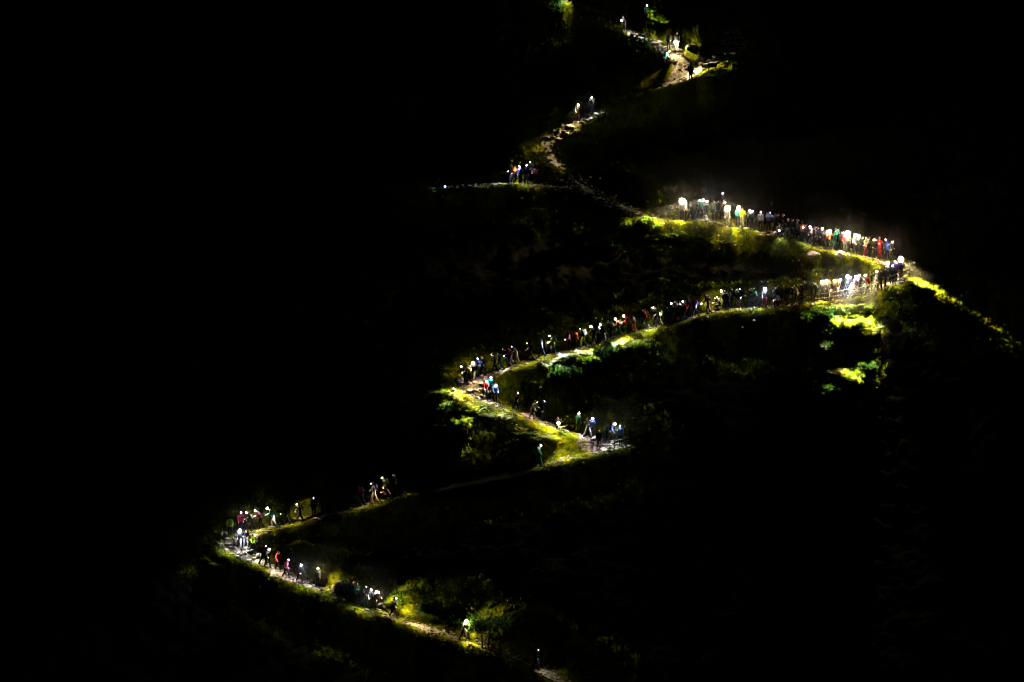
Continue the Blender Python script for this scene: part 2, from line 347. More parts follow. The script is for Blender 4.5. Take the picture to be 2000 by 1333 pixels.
# ------------------------------------------------------------------ laid stone steps
def steps(seg, px0, px1, label, step=.52, wide=None, lift=.10):
    S = TS[seg]; a = at(*px0); b = at(*px1)
    i0 = int(np.argmin((S[:,0]-a.x)**2+(S[:,1]-a.y)**2)); i1 = int(np.argmin((S[:,0]-b.x)**2+(S[:,1]-b.y)**2))
    if i0 > i1: i0, i1 = i1, i0
    g = Geo(); acc = 0
    for i in range(i0, i1):
        p = S[i]; q = S[i+1]; d = math.hypot(q[0]-p[0], q[1]-p[1]); acc += d
        if acc < step: continue
        acc = 0; tx, ty = (q[0]-p[0])/max(d,1e-3), (q[1]-p[1])/max(d,1e-3); hw = (wide or p[5])*random.uniform(.85,1.1)
        s = -hw
        while s < hw:
            l = random.uniform(.35,.85); c = s+l/2+random.uniform(-.03,.03); j = random.uniform(-.12,.12)
            x, y = p[0]-ty*c+tx*j, p[1]+tx*c+ty*j
            rot = Euler((random.gauss(0,.09), random.gauss(0,.09), math.atan2(ty,tx)+random.gauss(0,.25))).to_matrix()
            g.box((x, y, float(H(x,y))+lift*random.uniform(.2,1.5)), (step*random.uniform(.28,.40), l*.43, random.uniform(.06,.12)), rot, taper=random.uniform(.75,.95), cut=.22)
            s += l+random.uniform(.0,.06)
    return add('stone_steps', g.mesh('stone_steps', [M['slab']], False), label=label, category='steps', kind='structure')
steps('top', (955,735), (960,788), 'flight of rough stone steps at the bend where three walkers in red and blue descend')
steps('top', (1182,219), (1075,280), 'worn stone steps under two walkers high on the dark hillside', step=.5)
steps('side', (1345,142), (1426,55), 'dim curving stone steps climbing behind the two sheep', step=.55)
steps('low', (485,1046), (505,1100), 'stone steps round the lowest bend beside the walker in a yellow vest')
steps('top', (1232,66), (1322,112), 'stony steps beside the walkers at the top of the hill', step=.7)
steps('top', (1160,859), (1222,873), 'flat stone slabs behind the lower wooden railing', step=.5)

# ------------------------------------------------------------------ loose stones, grass, bracken (stuff)
def near_points(n, fn, e0, e1):
    out = []
    while len(out) < n:
        x = rng.uniform(-50,52,n*2); y = rng.uniform(-42,50,n*2); e = samp(HE,x,y)
        ok = (e > e0)&(e < e1)&(rng.uniform(0,1,n*2) < fn(x,y,e)); out += list(zip(x[ok], y[ok]))
    return np.array(out[:n])
ico = bmesh.new(); bmesh.ops.create_icosphere(ico, subdivisions=1, radius=1); ico.verts.index_update()
IV = np.array([v.co[:] for v in ico.verts]); IF = np.array([[v.index for v in f.verts] for f in ico.faces]); ico.free()
P = near_points(5200, lambda x,y,e: np.where(e<.15, .9, .25), -1.5, 1.2); P = P[samp(NP, P[:,0], P[:,1]) < .3]; n = len(P)
sz = rng.gamma(2.2, .030, (n,1,1))+.02
V = IV[None]*(1+rng.uniform(-.25,.25,(n,12,1)))*sz*rng.uniform(.6,1.3,(n,1,3))
V[:,:,2] *= .6; V[:,:,0] += P[:,0,None]; V[:,:,1] += P[:,1,None]; V[:,:,2] += (H(P[:,0],P[:,1])+.03)[:,None]
add('stones', mesh('stones', V.reshape(-1,3), (IF[None]+np.arange(n)[:,None,None]*12).reshape(-1,3), [M['rock']], False), kind='stuff', label='loose stones scattered along the footpath', category='stones')

def blades(P, per, h, wd, spread, lean, name, m, **props):
    n = len(P)*per
    cx = np.repeat(P[:,0],per)+rng.normal(0,spread,n); cyy = np.repeat(P[:,1],per)+rng.normal(0,spread,n); cz = H(cx,cyy)-.03
    hh = h*rng.uniform(.5,1.3,n)*np.repeat(rng.uniform(.6,1.4,len(P)),per); a = rng.uniform(0,2*np.pi,n); ln = lean*rng.uniform(.2,1.4,n); ww = wd*rng.uniform(.6,1.3,n)
    dx, dy = np.cos(a), np.sin(a); V = np.zeros((n,5,3))
    dn = rng.uniform(0,.35,n)
    for k, (t, wk) in enumerate([(0,1),(0,-1),(.6,-.8),(.6,.8),(1,0)]):
        b = hh*ln*t*t; V[:,k,0] = cx+dx*b-dy*ww*wk*.5; V[:,k,1] = cyy+dy*b+dx*ww*wk*.5-dn*hh*t; V[:,k,2] = cz+hh*t*(1-.45*np.minimum(ln,1)*t)
    base = (np.arange(n)*5)[:,None]
    F3 = np.concatenate([base+np.array([[0,1,2]]), base+np.array([[0,2,3]]), base+np.array([[3,2,4]])])
    return add(name, mesh(name, V.reshape(-1,3), F3, [m]), **props)
G1 = near_points(46000, lambda x,y,e: np.exp(-np.clip(e,0,None)/3.2)*turf_painted_shade(x,y,H(x,y),e), .02, 9)
blades(G1, 5, .16, .028, .07, .9, 'grass', M['grass'], kind='stuff', label='rough yellow green grass beside the footpath', category='grass')

G2 = near_points(15000, lambda x,y,e: turf_painted_shade(x,y,H(x,y),e), 1.3, 16)
blades(G2, 7, .42, .055, .10, 1.1, 'grass', M['fern'], kind='stuff', label='coarse tussocks of moor grass on the banks', category='grass')
def disc(px, py, rx, ry, n):
    out = []
    for _ in range(n):
        a = random.uniform(0,2*math.pi); r = math.sqrt(random.random())
        p = at(px+rx*r*math.cos(a), py+ry*r*math.sin(a))
        if float(samp(HE, p.x, p.y)) > 1.0: out.append((p.x, p.y))
    return out
FZ = [(1262,443,46,16,110),(1195,478,50,8,30),(1600,602,40,14,70),(1655,610,50,20,170),(1655,645,55,30,260),(1600,650,40,30,60),(1655,720,50,14,90),(1650,745,62,36,300),(1150,705,110,28,330),(1200,675,60,14,90),
      (1080,848,70,26,190),(880,785,70,22,160),(875,820,70,30,120),(975,812,50,12,70),(440,1088,50,26,90),(790,1182,45,24,110),(860,1212,45,16,70),(1250,115,50,45,90),(1088,16,36,18,60),(1238,848,30,12,40),(1150,376,70,12,12),
      (1075,1318,36,14,50),(1290,40,40,20,60),(650,1140,40,16,40),(1290,155,40,22,70),(1060,255,20,25,30),(1000,1276,50,8,30),(860,700,50,30,20),(1360,95,30,12,40),(1410,150,40,10,60),(590,1000,40,18,60),(1400,592,50,12,60),(1380,470,110,12,60),(1620,500,70,8,40)]
fp = [q for z_ in FZ for q in disc(*z_)]
for k in range(300):
    t = random.random(); fp += disc(1780+215*t, 548+140*t+random.uniform(0,22), 6, 5, 1)
VV, FF = [], []
for (x, y) in fp:
    z = float(H(x,y)); S = random.uniform(.45,1.0)
    for f in range(random.randint(6,9)):
        a = random.uniform(0,2*math.pi); L = S*random.uniform(.6,1.1); dx, dy = math.cos(a), math.sin(a); prev = None
        for i in range(1,7):
            t = i/6; r = L*t*.9; hz = L*(.95*t-.62*t*t); c = Vector((x+dx*r, y+dy*r, z+hz)); wd = L*.34*(1-t)**.7+.02
            for sg in (-1,1):
                tip = c + Vector((-dy*sg*wd+dx*.05, dx*sg*wd+dy*.05, -.06*wd+random.uniform(-.02,.02)))
                q = Vector((dx,dy,.2))*L*.055; b = len(VV); VV += [c-q, c+q, tip+q*.25, tip-q*.3]; FF.append((b,b+1,b+2,b+3))
add('bracken', mesh('bracken', [tuple(v) for v in VV], np.array(FF), [M['fern']], False), kind='stuff', label='clumps of green and yellowing bracken on the banks', category='bracken')

# ------------------------------------------------------------------ trees and shrubs
def tree(px, py, h, cw, label, name='tree', leafm='leaf', nleaf=2600, trunks=1, cat='tree', seed=1):
    rd = random.Random(seed); p = at(px, py); root = add(name, None, label=label, category=cat); root.location = p - Vector((0,0,.1))
    g = Geo(); tips = []
    for t in range(trunks):
        ox = (t-(trunks-1)/2)*.45; top = Vector((ox*1.4+rd.uniform(-.2,.2), rd.uniform(-.2,.2), h*.62)); mid = Vector((ox*1.1+rd.uniform(-.1,.1),0,h*.3))
        g.tube([(ox,0,-.1), mid, top], [.07*h/2.5,.05*h/2.5,.022], 7)
        for k in range(11):
            b = mid.lerp(top, rd.uniform(-.2,1)); a = rd.uniform(0,6.28); q = b + Vector((math.cos(a)*cw*rd.uniform(.25,.5), math.sin(a)*cw*rd.uniform(.25,.5), h*rd.uniform(.05,.36)))
            m_ = b.lerp(q,.5)+Vector((0,0,h*.04)); g.tube([b, m_, q], [.02,.013,.006], 5); tips += [q, m_]
    add('trunk', g.mesh('trunk', [M['bark']]), root)
    n = nleaf; c = np.array([tuple(tips[rd.randrange(len(tips))]) for _ in range(n)]); r = np.random.default_rng(seed)
    c = c + r.normal(0, cw*.085, (n,3))*np.array([1,1,.8]); s = r.uniform(.045,.10,(n,1))
    A = r.normal(0,1,(n,3)); A /= np.linalg.norm(A,axis=1)[:,None]; Bv = np.cross(A, r.normal(0,1,(n,3))); Bv /= np.linalg.norm(Bv,axis=1)[:,None]
    V = np.stack([c-A*s, c+Bv*s*.55, c+A*s, c-Bv*s*.55], 1)
    add('crown', mesh('crown', V.reshape(-1,3), np.arange(n*4).reshape(-1,4), [M[leafm]], False), root)
    return root
tree(948,1268,3.2,2.9,'small leafy rowan lit green beside the lone walker low on the path', trunks=2, nleaf=4200, seed=3)
tree(1083,34,2.2,2.2,'shrub lit white green at the very top of the hill', 'shrub', nleaf=2200, cat='shrub', seed=4)
tree(1238,866,1.5,1.7,'low shrub growing at the end of the lower railing', 'shrub', leafm='fern', nleaf=1500, cat='shrub', seed=5)
tree(1236,120,2.6,2.8,'dark leafy bush on the bank under the top path', 'shrub', nleaf=2600, cat='shrub', seed=6)
tree(1585,640,1.8,2.4,'dark bush on the slope under the crowded middle path', 'shrub', nleaf=2600, cat='shrub', seed=8)
tree(1108,745,1.6,2.4,'bush on the bank below the walkers in pink and orange', 'shrub', nleaf=2200, cat='shrub', seed=9)
tree(885,1222,1.4,1.9,'low bush above the path just uphill of the small tree', 'shrub', nleaf=1500, cat='shrub', seed=10)

for (px, py, h, cw, lm, lb) in [(1612,632,1.5,2.0,'leaf','bush catching white light under the twin bright lamps'),(1650,648,1.2,2.0,'fern','yellow lit bush below the middle of the railing'),
    (1688,640,.9,1.7,'fern','low yellow bush below the far half of the railing'),(1602,700,1.4,2.0,'leaf','dark bush on the slope left of the yellow lit bracken'),
    (1662,762,1.7,2.2,'fern','bright bush in the lone lit patch far below the railing'),(1628,786,1.4,2.0,'leaf','green bush at the lower end of the lone lit patch'),(1692,735,1.4,1.6,'leaf','bush at the upper end of the lone lit patch'),
    (1150,718,1.1,1.7,'fern','bush on the mossy bank below the walker with the white pack'),(1195,704,1.2,1.8,'leaf','bush on the mossy bank below the walker in orange'),(1245,690,1.1,1.6,'fern','bush on the mossy bank below the red hooded walker'),
    (862,808,1.0,1.7,'leaf','bush at the outer side of the stone step bend'),(902,838,1.0,1.6,'fern','bush under the stone step bend'),(1232,452,1.1,1.7,'fern','bush at the end of the upper row below the brightest lamp'),
    (1268,446,1.0,1.6,'fern','bush beside the feet of the brightest lamp bearer'),(785,1188,1.2,1.7,'fern','bush beyond the last walker of the rock group'),(835,1200,1.1,1.6,'leaf','bush between the rock group and the small tree')]:
    tree(px, py, h, cw, lb, 'shrub', leafm=lm, nleaf=1900, cat='shrub', seed=px)
def boulder(px, py, s, label, seed):
    r = random.Random(seed); bm = bmesh.new(); bmesh.ops.create_icosphere(bm, subdivisions=3, radius=1)
    for v in bm.verts:
        c = v.co; k = 1+.22*float(noise(c.x*1.6+seed, c.y*1.6+c.z*1.3, seed))+.08*float(noise(c.x*5+seed, c.z*5+c.y*4, seed)); v.co = Vector((c.x*k*s[0], c.y*k*s[1], c.z*k*s[2]))
    me = bpy.data.meshes.new('boulder'); bm.to_mesh(me); bm.free(); me.materials.append(M['rock']); me.polygons.foreach_set('use_smooth', [False]*len(me.polygons))
    p = at(px, py); o = add('boulder', me, label=label, category='boulder', group='boulders beside the footpath'); o.location = p+Vector((0,0,s[2]*.3)); o.rotation_euler = (r.uniform(-.2,.2), r.uniform(-.2,.2), r.uniform(0,6))
for a in [(898,746,(.55,.4,.3),'pale rounded boulder at the outer edge of the stone step bend',1),
          (1071,823,(.42,.3,.24),'pale boulder behind the feet of the two walkers below the bend',2),
          (1515,457,(.35,.25,.16),'flat rock at the feet of the walker in the light blue jacket',3),
          (1697,752,(.7,.5,.5),'dark boulder in the bracken far below the railing',4),
          (1640,500,(.7,.45,.3),'long slab of rock under the crowded upper row',5),
          (436,1046,(.4,.3,.25),'cream boulder beside the walker in the yellow vest',6),
          (668,1158,(1.1,.6,.8),'large leaning rock above the path near the green vest',7),
          (1355,98,(.9,.5,.35),'mossy rock beside the bright handheld lamp at the top',8),
          (1590,500,(.8,.5,.25),'low outcrop under the upper row with dark cracks',9),
          (1130,262,(.5,.35,.25),'dark rock breaking through the second flight of steps',10),
          (745,1187,(.5,.35,.3),'rounded rock at the foot of the bracken bank',11)]: boulder(*a)

# ------------------------------------------------------------------ people: poses
# lean, head pitch, hipL, kneeL, hipR, kneeR, armL, elbowL, armR, elbowR (degrees, forward positive)
POSE = {
 'stand': (3,10, 3,4,-2,4, 6,18,2,14),
 'walk':  (9,18, 24,16,-18,14, -22,24,24,30),
 'stride':(12,22, -20,24,28,20, 26,34,-20,26),
 'stoop': (24,34, 18,26,-12,16, 30,50,12,36),
 'step':  (14,30, 30,42,-6,12, 26,44,30,46),
 'hold':  (5,24, 5,6,-4,6, 38,96,34,92),
 'look':  (4,16, 6,8,-6,6, 72,116,66,112),
 'crouch':(34,22, 92,118,72,128, 48,58,40,66),
 'wait':  (5,4, 8,10,-4,4, 10,70,-4,20),
}
def fdir(a): return Vector((0, -math.sin(R(a)), -math.cos(R(a))))
def skeleton(P):
    lean, hp, hL, kL, hR, kR, aL, eL, aR, eR = P; J = {}
    J['pel'] = Vector((0,0,0)); t = Vector((0,-math.sin(R(lean)), math.cos(R(lean))))
    J['waist'] = t*.12; J['chest'] = t*.34; J['neck'] = t*.50; hd = Vector((0,-math.sin(R(lean*.5+hp*.5)), math.cos(R(lean*.5+hp*.5))))
    J['head'] = J['neck'] + hd*.165; J['t'] = t
    for s, h, k, a, e, n in ((1,hL,kL,aL,eL,'L'),(-1,hR,kR,aR,eR,'R')):
        hip = Vector((s*.095,0,-.04)); kn = hip+fdir(h)*.43; an = kn+fdir(h-k)*.41
        J['hip'+n], J['knee'+n], J['ank'+n] = hip, kn, an
        sh = t*.455+Vector((s*.185,0,0)); el = sh+fdir(a-lean*.3)*.285+Vector((s*.05,0,0)); hnd = el+fdir(a-lean*.3+e)*.25+Vector((-s*.02 if e < 60 else -s*.10,0,0))
        J['sh'+n], J['el'+n], J['wr'+n] = sh, el, hnd
    low = min(J['ankL'].z, J['ankR'].z)-.085
    for k in J:
        if k != 't': J[k] = J[k]-Vector((0,0,low))
    return J
def HM(J, hp, lean): return Matrix.Translation(J['head']) @ Matrix.Rotation(R(hp*.8+lean*.3), 4, 'X')
VARI = {}
def build_pose(name, P):
    J = skeleton(P); g = Geo(); hm = HM(J, P[1], P[0]); h3 = hm.to_3x3(); t = J['t']
    g.tube([J['pel'], J['waist'], J['chest'], J['neck']-t*.06], [(.15,.10),(.135,.095),(.165,.11),(.12,.075)], 12)
    g.tube([J['neck']-t*.08, J['head']-h3@Vector((0,0,.05))], [.06,.052])
    g.ell(hm@Vector((0,0,.02)), (.076,.096,.10), 14, h3); g.ell(hm@Vector((0,-.03,-.055)), (.055,.062,.062), 10, h3)
    g.tube([hm@Vector((0,-.085,.02)), hm@Vector((0,-.112,-.018))], [.012,.017], 6)
    for s in (-1,1): g.ell(hm@Vector((s*.078,.005,0)), (.014,.024,.034), 8, h3)
    for n, s in (('L',1),('R',-1)):
        g.tube([J['hip'+n], J['knee'+n], J['ank'+n]], [.085,.056,.040]); a = J['ank'+n]; g.tube([a+Vector((0,.03,-.05)), a+Vector((0,-.13,-.06))], [.042,.036])
        sh, el, wr = J['sh'+n], J['el'+n], J['wr'+n]; g.tube([sh+Vector((-s*.05,0,0)), sh, el, wr], [.055,.052,.040,.028])
        d = (wr-el).normalized(); side = Vector((1,0,0)); nrm_ = d.cross(side).normalized()
        palm = wr+d*.045; g.tube([wr, palm, palm+d*.03], [(.026,.018),(.038,.017),(.038,.015)], 8)
        for f, L in ((-.027,.062),(-.009,.075),(.009,.07),(.026,.055)):
            b = palm+d*.03+side*f; k1 = b+d*L*.5-nrm_*.008; g.tube([b, k1, k1+d*L*.4-nrm_*.03], [.0095,.009,.008], 6)
        b = palm-d*.02-side*s*.03; g.tube([b, b-side*s*.03+d*.03, b-side*s*.035+d*.06], [.012,.011,.009], 6)
    body = g.fused('body', [M['skin'], M['dark']], .0095, 3)
    marks = [hm@Vector((s*.032,-.09,.022)) for s in (-1,1)]+[hm@Vector((s*.012,-.092,-.062)) for s in (-1,1)]
    for p in body.polygons:
        if min((p.center-m_).length for m_ in marks) < .015: p.material_index = 1
    g = Geo()   # jacket
    g.tube([J['pel']-t*.06, J['waist'], J['chest'], J['neck']-t*.05], [(.185,.135),(.17,.13),(.20,.145),(.13,.095)], 14); g.tube([J['neck']-t*.07, J['neck']+t*.02], [.085,.075])
    for n, s in (('L',1),('R',-1)):
        sh, el, wr = J['sh'+n], J['el'+n], J['wr'+n]; g.tube([sh+Vector((-s*.07,0,0)), sh, el, wr-(wr-el)*.06], [.085,.078,.060,.045])
    jack = g.fused('jacket', [M['cloth']], .017, 2)
    g = Geo()
    g.tube([J['pel']-t*.0, J['pel']-Vector((0,0,.09))], [(.165,.12),(.155,.12)], 12)
    for n in 'LR':
        g.tube([J['hip'+n], J['knee'+n], J['ank'+n]+(J['knee'+n]-J['ank'+n])*.1], [.108,.076,.062])
    tro = g.fused('trousers', [M['cloth']], .017, 2)
    boots = []
    for n in 'LR':
        g = Geo(); a = J['ank'+n]; g.tube([a+Vector((0,.035,-.045)), a+Vector((0,-.06,-.05)), a+Vector((0,-.15,-.058))], [.052,.050,.040]); g.tube([a-Vector((0,0,.03)), a+(J['knee'+n]-a).normalized()*.10], [.052,.055]); boots.append(g.fused('boot', [M['boot']], .014, 2))
    pm = Matrix.Translation(J['chest']-t*.02) @ Matrix.Rotation(R(P[0]), 4, 'X')
    VARI[name] = dict(J=J, body=body, jacket=jack, trousers=tro, boots=boots, hm=hm, pm=pm)
for k_, v_ in POSE.items(): build_pose(k_, v_)
def head_meshes():
    g = Geo(); g.ell((0,.012,.035),(.088,.104,.098),14); g.ell((0,.05,-.02),(.078,.065,.09),12); hair = g.fused('hair',[M['hair']],.012)
    g = Geo(); g.ell((0,.012,.035),(.088,.104,.098),14); g.ell((0,.05,-.02),(.078,.065,.09),12); g.tube([(0,.07,-.02),(0,.12,-.10),(0,.115,-.2)],[.04,.035,.02]); lng = g.fused('hair',[M['hair']],.012)
    g = Geo(); g.ell((0,.008,.065),(.092,.108,.088),16); g.tube([(0,.01,.025),(0,.01,.055)],[(.094,.110),(.094,.110)],16); g.ell((0,.01,.155),(.024,.024,.024),8); hat = g.fused('hat',[M['cloth']],.013)
    g = Geo(); g.ell((0,.03,.03),(.108,.112,.125),16); g.tube([(0,.05,-.08),(0,.04,-.16)],[.10,.115]); hood = g.fused('hood',[M['cloth']],.015)
    g = Geo(); n = 20
    for i in range(n):
        a0, a1 = 2*math.pi*i/n, 2*math.pi*(i+1)/n; b = len(g.V)
        for a, z in ((a0,.05),(a1,.05),(a1,.078),(a0,.078)): g.V.append(Vector((math.cos(a)*.097, .01+math.sin(a)*.115, z)))
        g.F.append((b,b+1,b+2,b+3))
    g.box((0,-.118,.064),(.032,.016,.022)); lamp = g.mesh('headlamp',[M['plastic']],False)
    return hair, lng, hat, hood, lamp
HAIR, LONG, HAT, HOOD, LAMP = head_meshes()
bm = bmesh.new(); bmesh.ops.create_icosphere(bm, subdivisions=2, radius=1); LENS0 = bpy.data.meshes.new('lens'); bm.to_mesh(LENS0); bm.free(); LENS0.polygons.foreach_set('use_smooth',[True]*len(LENS0.polygons))
LENS = {}
def lens_mesh(t, l):
    if (t,l) not in LENS:
        m = LENS0.copy(); m.materials.append(em(t,l)); LENS[(t,l)] = m
    return LENS[(t,l)]
g = Geo(); g.box((0,.235,.0),(.14,.085,.225),taper=.85,cut=.3); g.box((0,.335,-.06),(.10,.035,.10),cut=.4); g.ell((0,.235,.22),(.12,.08,.06),12)
for s in (-1,1):
    g.tube([(s*.10,.15,.19),(s*.11,0,.235),(s*.115,-.135,.12),(s*.12,-.13,-.06),(s*.15,.10,-.16)],[(.022,.012)]*5,6); g.tube([(s*.155,.22,-.15),(s*.155,.22,.05)],[.035,.03],8)
PACK = g.fused('backpack',[M['cloth']],.013)
g = Geo()
for z in (-.12,):
    n = 18
    for i in range(n):
        a0, a1 = 2*math.pi*i/n, 2*math.pi*(i+1)/n; b = len(g.V)
        for a, dz in ((a0,0),(a1,0),(a1,.07),(a0,.07)): g.V.append(Vector((math.cos(a)*.215, math.sin(a)*.165, z+dz)))
        g.F.append((b,b+1,b+2,b+3))
BAND = g.mesh('reflective_band',[M['reflect']],False)
g = Geo(); g.tube([(0,0,0),(0,0,1.08)],[.007,.009],6); g.tube([(0,0,1.06),(0,0,1.19)],[.016,.018],8); g.ell((0,0,.05),(.03,.03,.006),8)
POLE = g.mesh('pole',[M['metal']])
g = Geo(); g.tube([(0,.08,0),(0,-.03,0)],[.016,.018],10); g.tube([(0,-.02,0),(0,-.065,0)],[.019,.03],10); TORCH = g.mesh('torch_body',[M['plastic']])

C = {'k':(.012,.012,.014,'black'),'n':(.02,.03,.09,'navy'),'r':(.55,.02,.025,'red'),'o':(.80,.16,.02,'orange'),'p':(.75,.20,.30,'pink'),'u':(.25,.10,.35,'purple'),
     't':(.03,.38,.36,'teal'),'b':(.25,.45,.75,'light blue'),'B':(.04,.13,.55,'blue'),'w':(.75,.75,.75,'white'),'g':(.20,.20,.21,'grey'),'y':(.60,.85,.02,'neon yellow'),
     'G':(.03,.12,.05,'dark green'),'m':(.20,.03,.05,'maroon'),'T':(.50,.38,.24,'tan'),'c':(.70,.62,.50,'cream'),'l':(.15,.50,.30,'mint green'),'d':(.045,.05,.055,'charcoal')}
PW = {'stand':'standing still','walk':'walking','stride':'striding','stoop':'stooping down','step':'stepping down','hold':'holding hands to chest','look':'raising both hands to face','crouch':'crouching','wait':'standing with bent arm'}
ORD = ['first','second','third','fourth','fifth','sixth','seventh','eighth','ninth','tenth','eleventh','twelfth','thirteenth','fourteenth','fifteenth','sixteenth','seventeenth','eighteenth','nineteenth','twentieth','twenty-first','twenty-second','twenty-third','twenty-fourth','twenty-fifth','twenty-sixth','twenty-seventh','twenty-eighth']
def spot(pos, aim, power, tint, cone, blend, size, name='lamp_beam'):
    l = bpy.data.lights.new(name, 'SPOT'); l.energy = power; l.color = TINT[tint]; l.spot_size = R(cone); l.spot_blend = blend; l.shadow_soft_size = size
    o = bpy.data.objects.new(name, l); COL.objects.link(o); d = (aim-pos).normalized()
    o.matrix_world = Matrix.Translation(pos) @ d.to_track_quat('-Z','Y').to_matrix().to_4x4(); return o
def keep_parent(o, p, world):
    mw = o.matrix_world.copy(); o.parent = p; o.matrix_parent_inverse = world.inverted(); o.matrix_basis = mw

